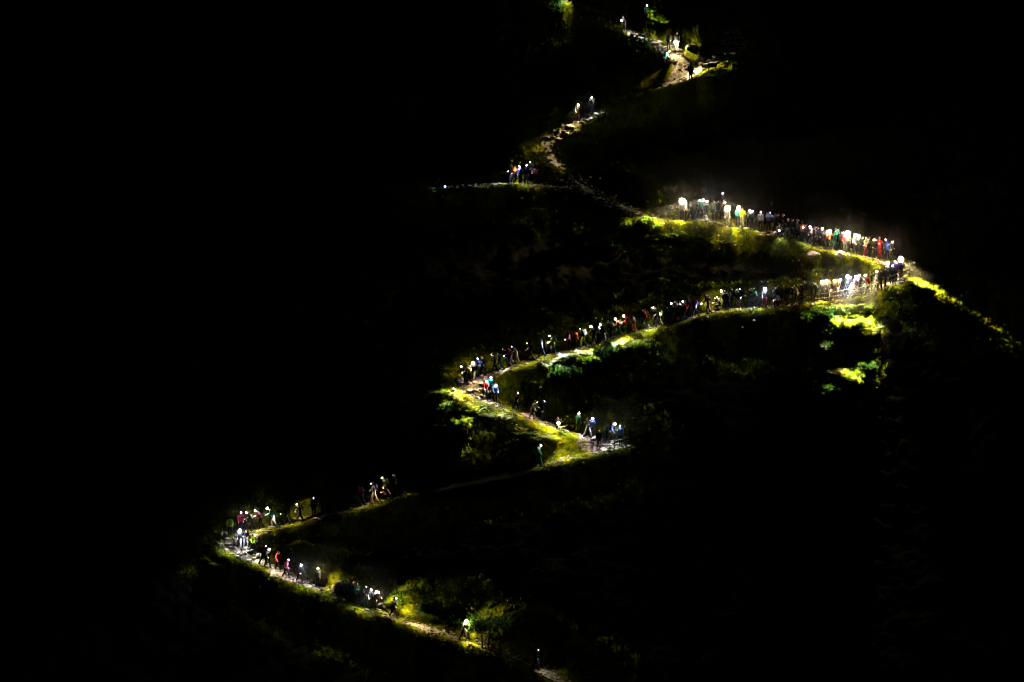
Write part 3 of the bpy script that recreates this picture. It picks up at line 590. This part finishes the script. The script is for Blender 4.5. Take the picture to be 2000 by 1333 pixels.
# x y pose yaw jacket trousers lamp [options]; lamp = - | level+tint | h... (held) ; options: @px,py aim  k pack colour P?  H? hat  Q? hood  L long hair  V vest bands  S poles  s0.9 scale
ROWS = {  # first hiker listed is added, mostly out of view, to light the top grass
'on the highest path near the sheep': """
1120 9 walk -60 k k 3n @1100,12 @1085,22
1221 60 stand -35 T k h2n @1238,70 @1262,84
1261 48 stand 25 G k 2n @1280,50 @1300,75 Pk
1306 99 walk 180 k k 1c Pk
1322 101 stand 10 k w h4y @1322,140 @1345,108 @1400,150 @1372,158 Hd
1299 134 stoop 60 t k 2y @1325,148 @1270,135 Pl Hk
1349 161 stand 180 k k - Qk
""",
'on the second flight of stone steps': """
1128 238 walk 5 g k 3y @1118,248 @1105,262 Pk S
1156 223 step 0 T b 2c @1160,240
""",
'on the small grassy crest': """
987 354 crouch 70 w n 3c @1008,360 @960,362
996 359 stand 80 k k - Pk
1005 359 stoop 185 k k - Po
1016 361 stand -25 n k 2u @1006,357
1028 361 stand 10 k w 2u Hu
1037 353 hold -20 g n 1y
1044 353 crouch 0 p k 0p Po
""",
'in the upper row on the crest': """
1332 431 stand -5 k k 5y @1318,438 @1262,445 @1238,455 Pk
1340 431 stand 80 w k - Hk
1349 428 stoop 100 k k - Pk
1355 430 look 100 d k - Pg
1361 426 walk 80 k k 2c
1369 427 walk 40 G k 3c @1375,436
1379 429 hold 20 k k 3y @1390,440
1393 431 stand 120 d d - PG
1399 430 stand 60 k k 0n Hk
1411 414 wait 0 k k 2u
1412 432 walk 30 k k 2y
1420 444 stand 0 d k 5y @1422,456 Pk
1441 443 stand 10 t k 4y @1450,458
1450 445 stand 180 y T - Hk
1462 447 hold 20 d k 3y @1478,455
1468 449 stand 15 k k 2c Pg
1485 451 stand 5 w k 2p Hr Pk
1501 451 hold 30 b k 1p Pb
1515 455 stoop 60 k k - Pg
1520 462 crouch 20 T k h2c @1524,474
1528 457 stand 60 k k 0n Hg
1537 465 walk 60 k g - HT
1545 466 walk 50 d k 0y Pk
1556 468 stand 90 w k 0n Hw
1566 473 hold 20 o d h2c @1575,480 HT
""",
'in the upper row nearing the bend': """
1572 475 walk 60 d k - Pk
1580 478 walk 20 k k 3p @1590,488
1590 481 stand 80 k k 0w Pw
1596 481 walk 30 n k 0p
1604 484 walk 10 k k 3y @1612,492
1611 486 stride 30 n k 2y
1618 487 hold 15 o k 4y @1625,497
1631 487 look 60 t t 0c Ht
1642 490 walk 30 d k 2u
1650 493 wait 20 m g 1n
1656 494 stand 0 d k 5y @1660,505 @1640,500
1668 496 stand 80 w d 2y
1676 498 walk 5 d k 4y @1690,507
1684 499 walk 40 k k - PG
1690 501 hold 30 T m 0y HT
1697 502 stand 100 k k - Pw
1704 504 walk 20 k k 3y @1712,512
1710 504 stand 50 k d - Hk
1717 504 hold 10 r r h2r Hw
1728 505 walk 20 k k 2p @1735,515
1733 508 stoop 60 B n - PB
1740 507 walk 20 d k 2y @1745,520
""",
'at the bend beside the upper railing': """
1736 552 stand -40 k k - Pk
1735 549 walk -20 d g 4y @1728,552 @1710,512
1742 556 stand 10 k k 2c Hk
1749 550 stand -20 u k 2u
1759 541 walk 0 k k 5y @1793,558 @1808,565 @1825,573 @1846,584 @1862,602 @1884,626
1760 548 hold -10 d T 2u
""",
'in the crowded middle row behind the railing': """
1515 600 stand 180 k k - Hk
1522 599 crouch -40 g k h1y
1530 597 walk -100 d k - Pk
1538 596 stand -120 k T - Pk
1547 597 stand -80 k G -
1557 594 walk -100 T k 0y Pk
1566 592 stand -60 k k - Pk
1575 589 stand -90 k T 0y
1585 590 stand -90 G G 0g Qt
1594 589 walk -60 G d 0y Pk
1606 588 stand -5 d k 4y @1605,612
1614 587 stand 0 d k 4y @1640,612 @1655,635 @1600,620 Pk
1622 586 walk -40 k T -
1629 585 stand 0 d k 4o @1640,600 @1660,625
1637 584 stride -30 k k - PT
1644 582 walk -30 k k 3n @1645,595 @1640,655
1654 579 stand 0 k k 4c @1670,600 @1655,668 @1630,650
1662 578 stand -20 k w 3c @1676,590
1669 579 crouch -60 p w 0n
1674 577 hold -30 u T 3y @1665,590 @1650,740 @1625,775 @1600,790
1681 576 stand -50 k k 3n @1665,590
1688 575 stoop -80 k w 0y Pk
1694 574 walk -60 r G 3y @1690,600 @1690,625 @1672,672 Hw
1703 571 stand -90 k k - Pk
1712 569 stand -10 k k 3y @1705,585 @1692,722 @1662,765 @1645,790 Pd
1721 566 stand -90 k k - Pk
1729 562 stand -70 d k -
""",
'in the middle row above the dark hollow': """
1281 638 walk -70 k k 2n @1268,645 @1262,678
1287 640 walk -80 w T - Py
1304 636 walk -85 t g h3y @1280,645 @1240,672 @1270,660
1317 629 walk -80 k T 2c HT Pk
1324 628 walk -70 T k 0p Pk
1332 628 stoop -80 n k 0y
1339 625 walk -75 r k 2c Pr
1346 621 walk -60 u k - Ho
1358 619 walk -90 g k - Qr Pu
1383 614 stoop -90 m u h2u L Pw
1407 607 crouch -60 k G 1c
1414 606 walk -60 d k 3y @1398,610 @1395,595
1421 605 walk -80 k k 0y Pk
1436 602 walk -80 k y 0y
1443 602 walk -80 G k 0y HT
1449 602 stand -80 k k 1c
1460 601 stoop -80 T g h3y @1440,606
1467 601 walk -70 k k - Pw
1478 600 stoop -90 G k 0g
1494 601 walk 0 d m 4c @1470,608
""",
'in the file along the mossy bank': """
1036 706 stride -90 k k 1y @1015,712 Pk
1058 699 walk -95 b n - Qb
1081 694 step -90 y g 2n @1060,700 @1050,712 Hl Pb
1111 685 stand -80 p k h1u Qr
1122 682 stoop 90 o k - Po
1139 679 walk -90 k y 1y Pw
1160 674 walk -80 k k 3n @1120,692 @1095,712
1169 672 stand -100 w k - Pk
1178 670 walk -85 k k 3c @1165,685 @1145,710 @1110,712
1194 665 stoop -80 k k - Hc Pc
1208 660 walk -90 o G 3c @1190,672 @1165,700 Pw
1228 652 stoop -90 r g 3y @1210,668 @1200,690 Qr
1239 650 step -90 T o -
1261 642 walk -80 o w 0o Po Ho
""",
'where the path turns down the stone steps': """
908 750 stoop -40 k k 2y @915,765 @900,778 @885,770
915 750 walk -60 T k - Pc
926 745 walk -20 k g 4y @932,760 @880,785 @862,812 @900,800
938 736 walk -60 B n 2u @925,750
945 735 stride -80 n k - Pg
966 730 walk -85 k k 1p @950,742 PT
976 725 stride -80 B b - L Py
988 718 stride -85 k w 0n
998 715 stoop -70 p w h2n @985,725
1009 711 stoop -80 T T 1n
948 781 walk 20 r k 3n Pr @940,792 @895,850 @925,805 @950,815
958 775 walk 15 t k 3c @950,790
967 787 step 20 B n 3n Pt @982,800 @985,822
""",
'on the shelf above the lower railing': """
1008 803 walk 40 k k 2p
1040 820 stoop 70 c g 1y @1055,828
1060 822 stand 60 k g 1n @1075,835 @1060,850 Pk
1089 838 crouch 20 k k h4y @1075,842 @1060,866 @1112,870 @1085,880
1130 845 stand 10 G G 3n @1105,850 @1130,862
1148 856 walk 60 T c - PT Ho
1156 855 hold 20 B k 3u @1165,864 Hk
1170 879 stand 10 k k 0n Pk
1183 862 stoop 90 b k -
1191 864 stoop 70 n k 3c @1205,874 @1180,872
1212 872 stand -10 b k 2c @1200,880 Pk
1051 908 walk 60 l t 2n @1085,903 @1110,895
""",
'on the short grassy crest above the lowest row': """
707 989 stoop -90 r k - Pg
731 984 walk -90 c c 1n @718,990 PB
751 974 stand -70 c l 2y @735,984 Py
760 977 crouch -80 m n 1o
771 966 stand -60 G k 0n
""",
'in the lowest row of walkers': """
449 1050 stand 10 y k - V Hk
470 1040 stand 10 r k 2u HT Pk @465,1050
492 1038 stoop -80 k k 2n @478,1046 HT
509 1033 stoop -90 u k 3y @492,1042
533 1030 stoop -90 t T 3y @515,1038 PT
560 1026 walk -90 k k h1c Hk Pk
586 1021 walk -85 k k 2y @572,1026 @592,1008 Po
613 1012 stand 0 k k 1p V
""",
'in the file descending from the lowest bend': """
468 1072 walk 10 d g 4c @480,1085 @440,1085 V
480 1074 step 30 k g - Pk
493 1082 walk 60 y k 2n @510,1100 Py
514 1104 walk 60 k k 1p Pk
523 1110 walk 40 d k 3n @540,1122
543 1116 walk 30 r k 0o Hr Qo
559 1130 walk 60 p k 2u @570,1134
585 1140 walk 40 k k 3c @600,1150 Qn Pk
620 1148 stand 20 k k 3y @650,1150
""",
'at the rocks where the last file leaves the slope': """
676 1172 stand 100 T k - Hw
681 1174 stoop 60 G k 0p
697 1181 stand 20 l k 0y
711 1184 walk 60 k T 1n @700,1192
724 1190 walk 20 d k 3n @708,1196 @765,1192 @790,1178
731 1192 stoop 60 k k 2y @745,1198 @790,1176
769 1208 walk 60 u k 2y @790,1215 @800,1190 @830,1230
905 1253 walk 60 g k 4y @920,1258 @940,1240 @955,1222
1047 1309 walk 40 k n 1n @1072,1320 V
""",
}
nper = 0
def person(x, y, pose, yaw, jc, tc_, lamp, opts, label, group):
    global nper
    v = VARI[pose]; s = random.uniform(.95,1.04); p = at(x, y); g_ = random.Random(int(x*7+y))
    root = add('person', None, label=label, category='person', group=group); yaw = yaw+g_.uniform(-8,8)
    root.location = p + Vector((0,0,.03)); root.rotation_euler = (0,0,R(yaw)); root.scale = (s,s,s)
    W = Matrix.LocRotScale(root.location, root.rotation_euler, root.scale)
    def part(n, me, m=None, col=None, parent=root):
        o = add(n, me, parent, m)
        if col: o.color = (*C[col][:3],1)
        return o
    part('body', v['body']); part('jacket', v['jacket'], None, jc); part('trousers', v['trousers'], None, tc_)
    for b in v['boots']: part('boot', b)
    hood = [o for o in opts if o[0]=='Q']; hat = [o for o in opts if o[0]=='H']
    if hood: part('hood', HOOD, v['hm'], hood[0][1])
    elif hat: part('hat', HAT, v['hm'], hat[0][1])
    else:
        h = part('hair', LONG if 'L' in opts else HAIR, v['hm']); c = g_.choice([(.03,.018,.01),(.06,.035,.015),(.015,.01,.008),(.28,.17,.06)]); h.color = (*c,1)
    for o in opts:
        if o[0]=='P': part('backpack', PACK, v['pm'], o[1])
    if 'V' in opts: part('reflective_band', BAND, v['pm'])
    if 'S' in opts or (pose in ('step',) and g_.random() < .7):
        for n in 'LR':
            q = v['J']['wr'+n]; t = add('trekking_pole', POLE, label=f'{"first" if n=="L" else "second"} pole of {C[jc][3]} clad walker {group[7:]}', category='walking pole', group='walking poles')
            t.matrix_world = W @ Matrix.Translation((q.x+(.04 if n=='L' else -.04), q.y-.09, max(0,q.z-1.12))) @ Matrix.Rotation(R(6),4,'X')
    if lamp != '-':
        held = lamp[0]=='h'; l, t = int(lamp[-2]), lamp[-1]
        if t == 'w': t = 'n'
        pw, rad, _ = LEV[l]
        if held:
            q = v['J']['wrR']+Vector((0,-.10,-.02))
            ho = add('torch', None, label=f'torch held by {C[jc][3]} clad walker {group[7:]}', category='torch', group='hand torches'); ho.matrix_world = W @ Matrix.Translation(q) @ Matrix.Rotation(R(20),4,'X')
            add('torch_body', TORCH, ho); ln = add('lens', lens_mesh(t,l), ho); ln.location = (0,-.075,0); ln.scale = (rad,)*3
            par = ho; lp = W @ (q+Vector((0,-.1-rad*2,-.03)))
            Wp = ho.matrix_world.copy()
        else:
            hl = part('headlamp', LAMP, v['hm']); ln = add('lens', lens_mesh(t,l), hl); ln.location = (0,-.13-rad*.25,.064); ln.scale = (rad,)*3
            lp = W @ v['hm'] @ Vector((0,-.15-rad*1.35,.064)); par = hl; Wp = W @ v['hm']
        if l > 0:
            aims = [o for o in opts if o[0]=='@']; fw = Vector((math.sin(R(yaw)), -math.cos(R(yaw)), 0))
            tg = [at(*map(float, a[1:].split(',')))+Vector((0,0,.25)) for a in aims] or [lp + fw*(1.7 if fw.y > -.5 else .75) - Vector((0,0,1.6))]
            for k, a in enumerate(tg):  # spots after the first are added to brighten chosen patches of ground
                dist = (a-lp).length
                if k and dist > 17: continue
                wide = (78 if fw.y > -.5 or aims else 64) if k == 0 else min(60, max(18, 2*math.degrees(math.atan((1.7 if a.z > lp.z-4 else 2.9)/dist))))
                sp_ = spot(lp, a, pw if k==0 else (330 if dist > 3.2 else 200)*dist*dist*{1:.5,2:.7,3:1,4:1.3,5:1.6}[l], t, wide, .9, .03); keep_parent(sp_, par, Wp)
            if l >= 2 and fw.y < -.3:   # spot added towards the valley, only to light the mist round the lamp
                sp_ = spot(lp, lp+(fw*.5+Vector((0,-1,.24))), pw*.5, t, 70, 1, .03, 'added_halo_spot'); keep_parent(sp_, par, Wp)
    nper += 1
for where, txt in ROWS.items():
    rows = [r.split() for r in txt.strip().splitlines()]; rows.sort(key=lambda r: float(r[0]))
    for i, r in enumerate(rows):
        opts = r[7:]; jc = r[4]
        if 'mossy' in where and r[6] != '-' and r[6][-2] in '123':  # lamps on this bank get one more added spot to brighten the slope
            x_, y_ = float(r[0]), float(r[1]); own = [o for o in opts if o[0]=='@'] or [f'@{x_-14:.0f},{y_+6:.0f}']
            opts = [o for o in opts if o[0]!='@'] + own + [f'@{x_-16+i%3*9:.0f},{y_+34+i%4*9:.0f}']
        cn = C[jc][3]; nm = f'{ORD[i]} {where}'
        wear = f'{cn} jacket'; P_ = [o for o in opts if o[0]=='P']
        extra = ''
        same = [q for q in rows if q[4]==jc]
        if P_ : extra = f' with {C[P_[0][1]][3]} pack'
        lab = f'person in {wear}{extra}, {PW[r[2]]}, {nm}'
        if len(same) == 1: lab = f'person in {wear}{extra}, {PW[r[2]]}, {where}'
        lw = lab.split()
        if len(lw) > 16: lab = f'person in {wear}, {nm}'
        if len(lab.split()) > 16: lab = f'{cn} clad person {nm}'
        person(float(r[0]), float(r[1]), r[2], float(r[3]), jc, r[5], r[6], opts, lab, f'people {where}')

# ------------------------------------------------------------------ the torch alone on the dark slope
p = at(870,367); ho = add('torch', None, label='blue white lamp alone on the dark slope beyond the small crest', category='torch'); ho.location = p+Vector((0,0,.12)); ho.rotation_euler = (0,0,R(-20))
add('torch_body', TORCH, ho); ln = add('lens', lens_mesh('b',1), ho); ln.location = (0,-.075,0); ln.scale = (.07,)*3
spot(p+Vector((0,-.2,.2)), p+Vector((-1,-1.5,-.6)), 60, 'b', 120, .9, .03)

# ------------------------------------------------------------------ rucksack on the ground, railings, signpost, animals
o = add('backpack', PACK, label='pale rucksack resting on the grass below the upper row', category='rucksack'); q = at(1377,431); o.location = q+Vector((0,-.1,.28)); o.rotation_euler = (R(-12),0,R(200)); o.color = (.7,.68,.6,1)
def railing(pts, h, label):
    P = [at(*p_) for p_ in pts]; root = add('wooden_railing', None, label=label, category='railing'); root.location = P[0]
    for p_ in P:
        g = Geo(); g.box((0,0,h*.5-.1),(.05,.05,h*.5+.12)); po = g.mesh('post',[M['wood']],False); a = add('post', po, root); a.location = p_-P[0]
    for a, b in zip(P[:-1], P[1:]):
        for k in (.93,.48):
            g = Geo(); g.tube([a-P[0]+Vector((0,-.07,h*k)), b-P[0]+Vector((0,-.07,h*k))],[(.03,.045),(.03,.045)],8); add('rail', g.mesh('rail',[M['wood']],False), root)
railing([(1560,598),(1590,594),(1622,590),(1652,585),(1682,580),(1708,573),(1728,562),(1748,555),(1776,541)], .85, 'weathered wooden railing along the outer edge of the crowded middle row')
railing([(1130,880),(1166,878),(1200,877),(1222,872),(1238,862)], .7, 'low wooden railing in front of the walkers on the stone slabs')
p = at(1786,530); root = add('signpost', None, label='small pale fingerpost standing beyond the upper railing', category='signpost'); root.location = p
g = Geo(); g.box((0,0,.36),(.04,.04,.44)); add('post', g.mesh('post',[M['wood']],False), root)
g = Geo(); g.box((-.2,-.06,.76),(.26,.015,.075)); g.V = [v + (Vector((-.06,0,0)) if v.x < -.42 and abs(v.z-.76) < .05 else Vector((0,0,0))) for v in g.V]; add('sign_board', g.mesh('sign_board',[mat('pale_board',(.6,.58,.5),.5)],False), root)
def beast(name, px, py, yaw, wool, label, cat, k=1.0, dog=False):
    p = at(px, py); g = Geo()
    if not dog:
        g.tube([(0,.42,.62),(0,.2,.60),(0,-.15,.58),(0,-.42,.60)],[(.17,.19),(.22,.23),(.22,.24),(.16,.18)],14)
        g.tube([(0,-.40,.66),(0,-.56,.82)],[.13,.09]); g.tube([(0,-.55,.86),(0,-.68,.80),(0,-.78,.74)],[.075,.062,.04]); g.tube([(0,.48,.66),(0,.56,.48)],[.05,.03])
        for s in (-1,1):
            g.tube([(s*.06,-.55,.88),(s*.16,-.54,.87)],[.025,.02],8)
            g.tube([(s*.12,-.34,.50),(s*.115,-.34,.28),(s*.115,-.33,.03)],[.075,.04,.034],8); g.tube([(s*.12,.34,.52),(s*.12,.27,.38),(s*.12,.40,.24),(s*.12,.37,.03)],[.10,.06,.036,.034],8)
    else:
        g.tube([(0,.28,.42),(0,0,.38),(0,-.24,.40)],[(.08,.10),(.075,.09),(.10,.13)],12); g.tube([(0,-.26,.46),(0,-.38,.60)],[.07,.055]); g.tube([(0,-.38,.64),(0,-.48,.61),(0,-.57,.58)],[.065,.045,.03]); g.tube([(0,.32,.44),(0,.48,.50),(0,.58,.60)],[.03,.025,.015],8)
        for s in (-1,1):
            g.tube([(s*.05,-.37,.68),(s*.06,-.37,.75)],[.022,.01],6)
            g.tube([(s*.06,-.22,.34),(s*.06,-.21,.20),(s*.06,-.23,.02)],[.045,.024,.022],8); g.tube([(s*.06,.24,.38),(s*.06,.17,.26),(s*.06,.29,.16),(s*.06,.26,.02)],[.06,.035,.022,.02],8)
    root = add(name, g.fused(name,[wool],.016,2), label=label, category=cat); root.location = p; root.rotation_euler = (0,0,R(yaw)); root.scale = (k,k,k); return root
beast('sheep', 1378, 141, -50, M['wool'], 'cream sheep with thin legs behind the black hooded silhouette', 'sheep', .9)
beast('sheep', 1391, 139, 100, M['blackwool'], 'black sheep standing pressed against the cream sheep', 'sheep', .9)
d = beast('dog', 1098, 842, -60, noisemat('dog_fur',20,[(.4,(.25,.16,.06)),(.6,(.45,.32,.12))]), 'small tan dog with a green lit collar on the lower shelf', 'dog', .8, True)
g = Geo(); g.ell((0,-.34,.47),(.045,.045,.045),10); cb = g.mesh('collar_light',[em('g',2)]); add('collar_light', cb, d)
gp = d.matrix_world if False else Matrix.LocRotScale(d.location, d.rotation_euler, d.scale); q = gp @ Vector((0,-.5,.45))
spot(q, q+Vector((.6,-1,-.6)), 60, 'g', 150, .9, .03)

# ------------------------------------------------------------------ night mist hanging round the walkers
def mist(px, py, up, r, dens):
    p = at(px, py); bm = bmesh.new(); bmesh.ops.create_icosphere(bm, subdivisions=3, radius=1); me = bpy.data.meshes.new('mist'); bm.to_mesh(me); bm.free()
    m = bpy.data.materials.new('mist'); m.use_nodes = True; nt = m.node_tree; nt.nodes.clear(); L = nt.links.new
    pv = nt.nodes.new('ShaderNodeVolumePrincipled'); ou = nt.nodes.new('ShaderNodeOutputMaterial'); L(pv.outputs[0], ou.inputs['Volume'])
    pv.inputs['Color'].default_value = (.95,.95,.95,1); pv.inputs['Anisotropy'].default_value = .35
    tc = nt.nodes.new('ShaderNodeTexCoord'); gr = nt.nodes.new('ShaderNodeTexGradient'); gr.gradient_type = 'SPHERICAL'; L(tc.outputs['Object'], gr.inputs[0])
    mu = nt.nodes.new('ShaderNodeMath'); mu.operation = 'MULTIPLY'; L(gr.outputs['Fac'], mu.inputs[0]); mu.inputs[1].default_value = dens; L(mu.outputs[0], pv.inputs['Density'])
    me.materials.append(m); o = add('mist', me, kind='stuff', label='thin night mist glowing round the lamps', category='mist'); o.location = p+Vector((0,-.5,up)); o.scale = r
for a in MISTS: mist(*a)
print('people', nper, 'lights', len([o for o in scn.objects if o.type=='LIGHT']))
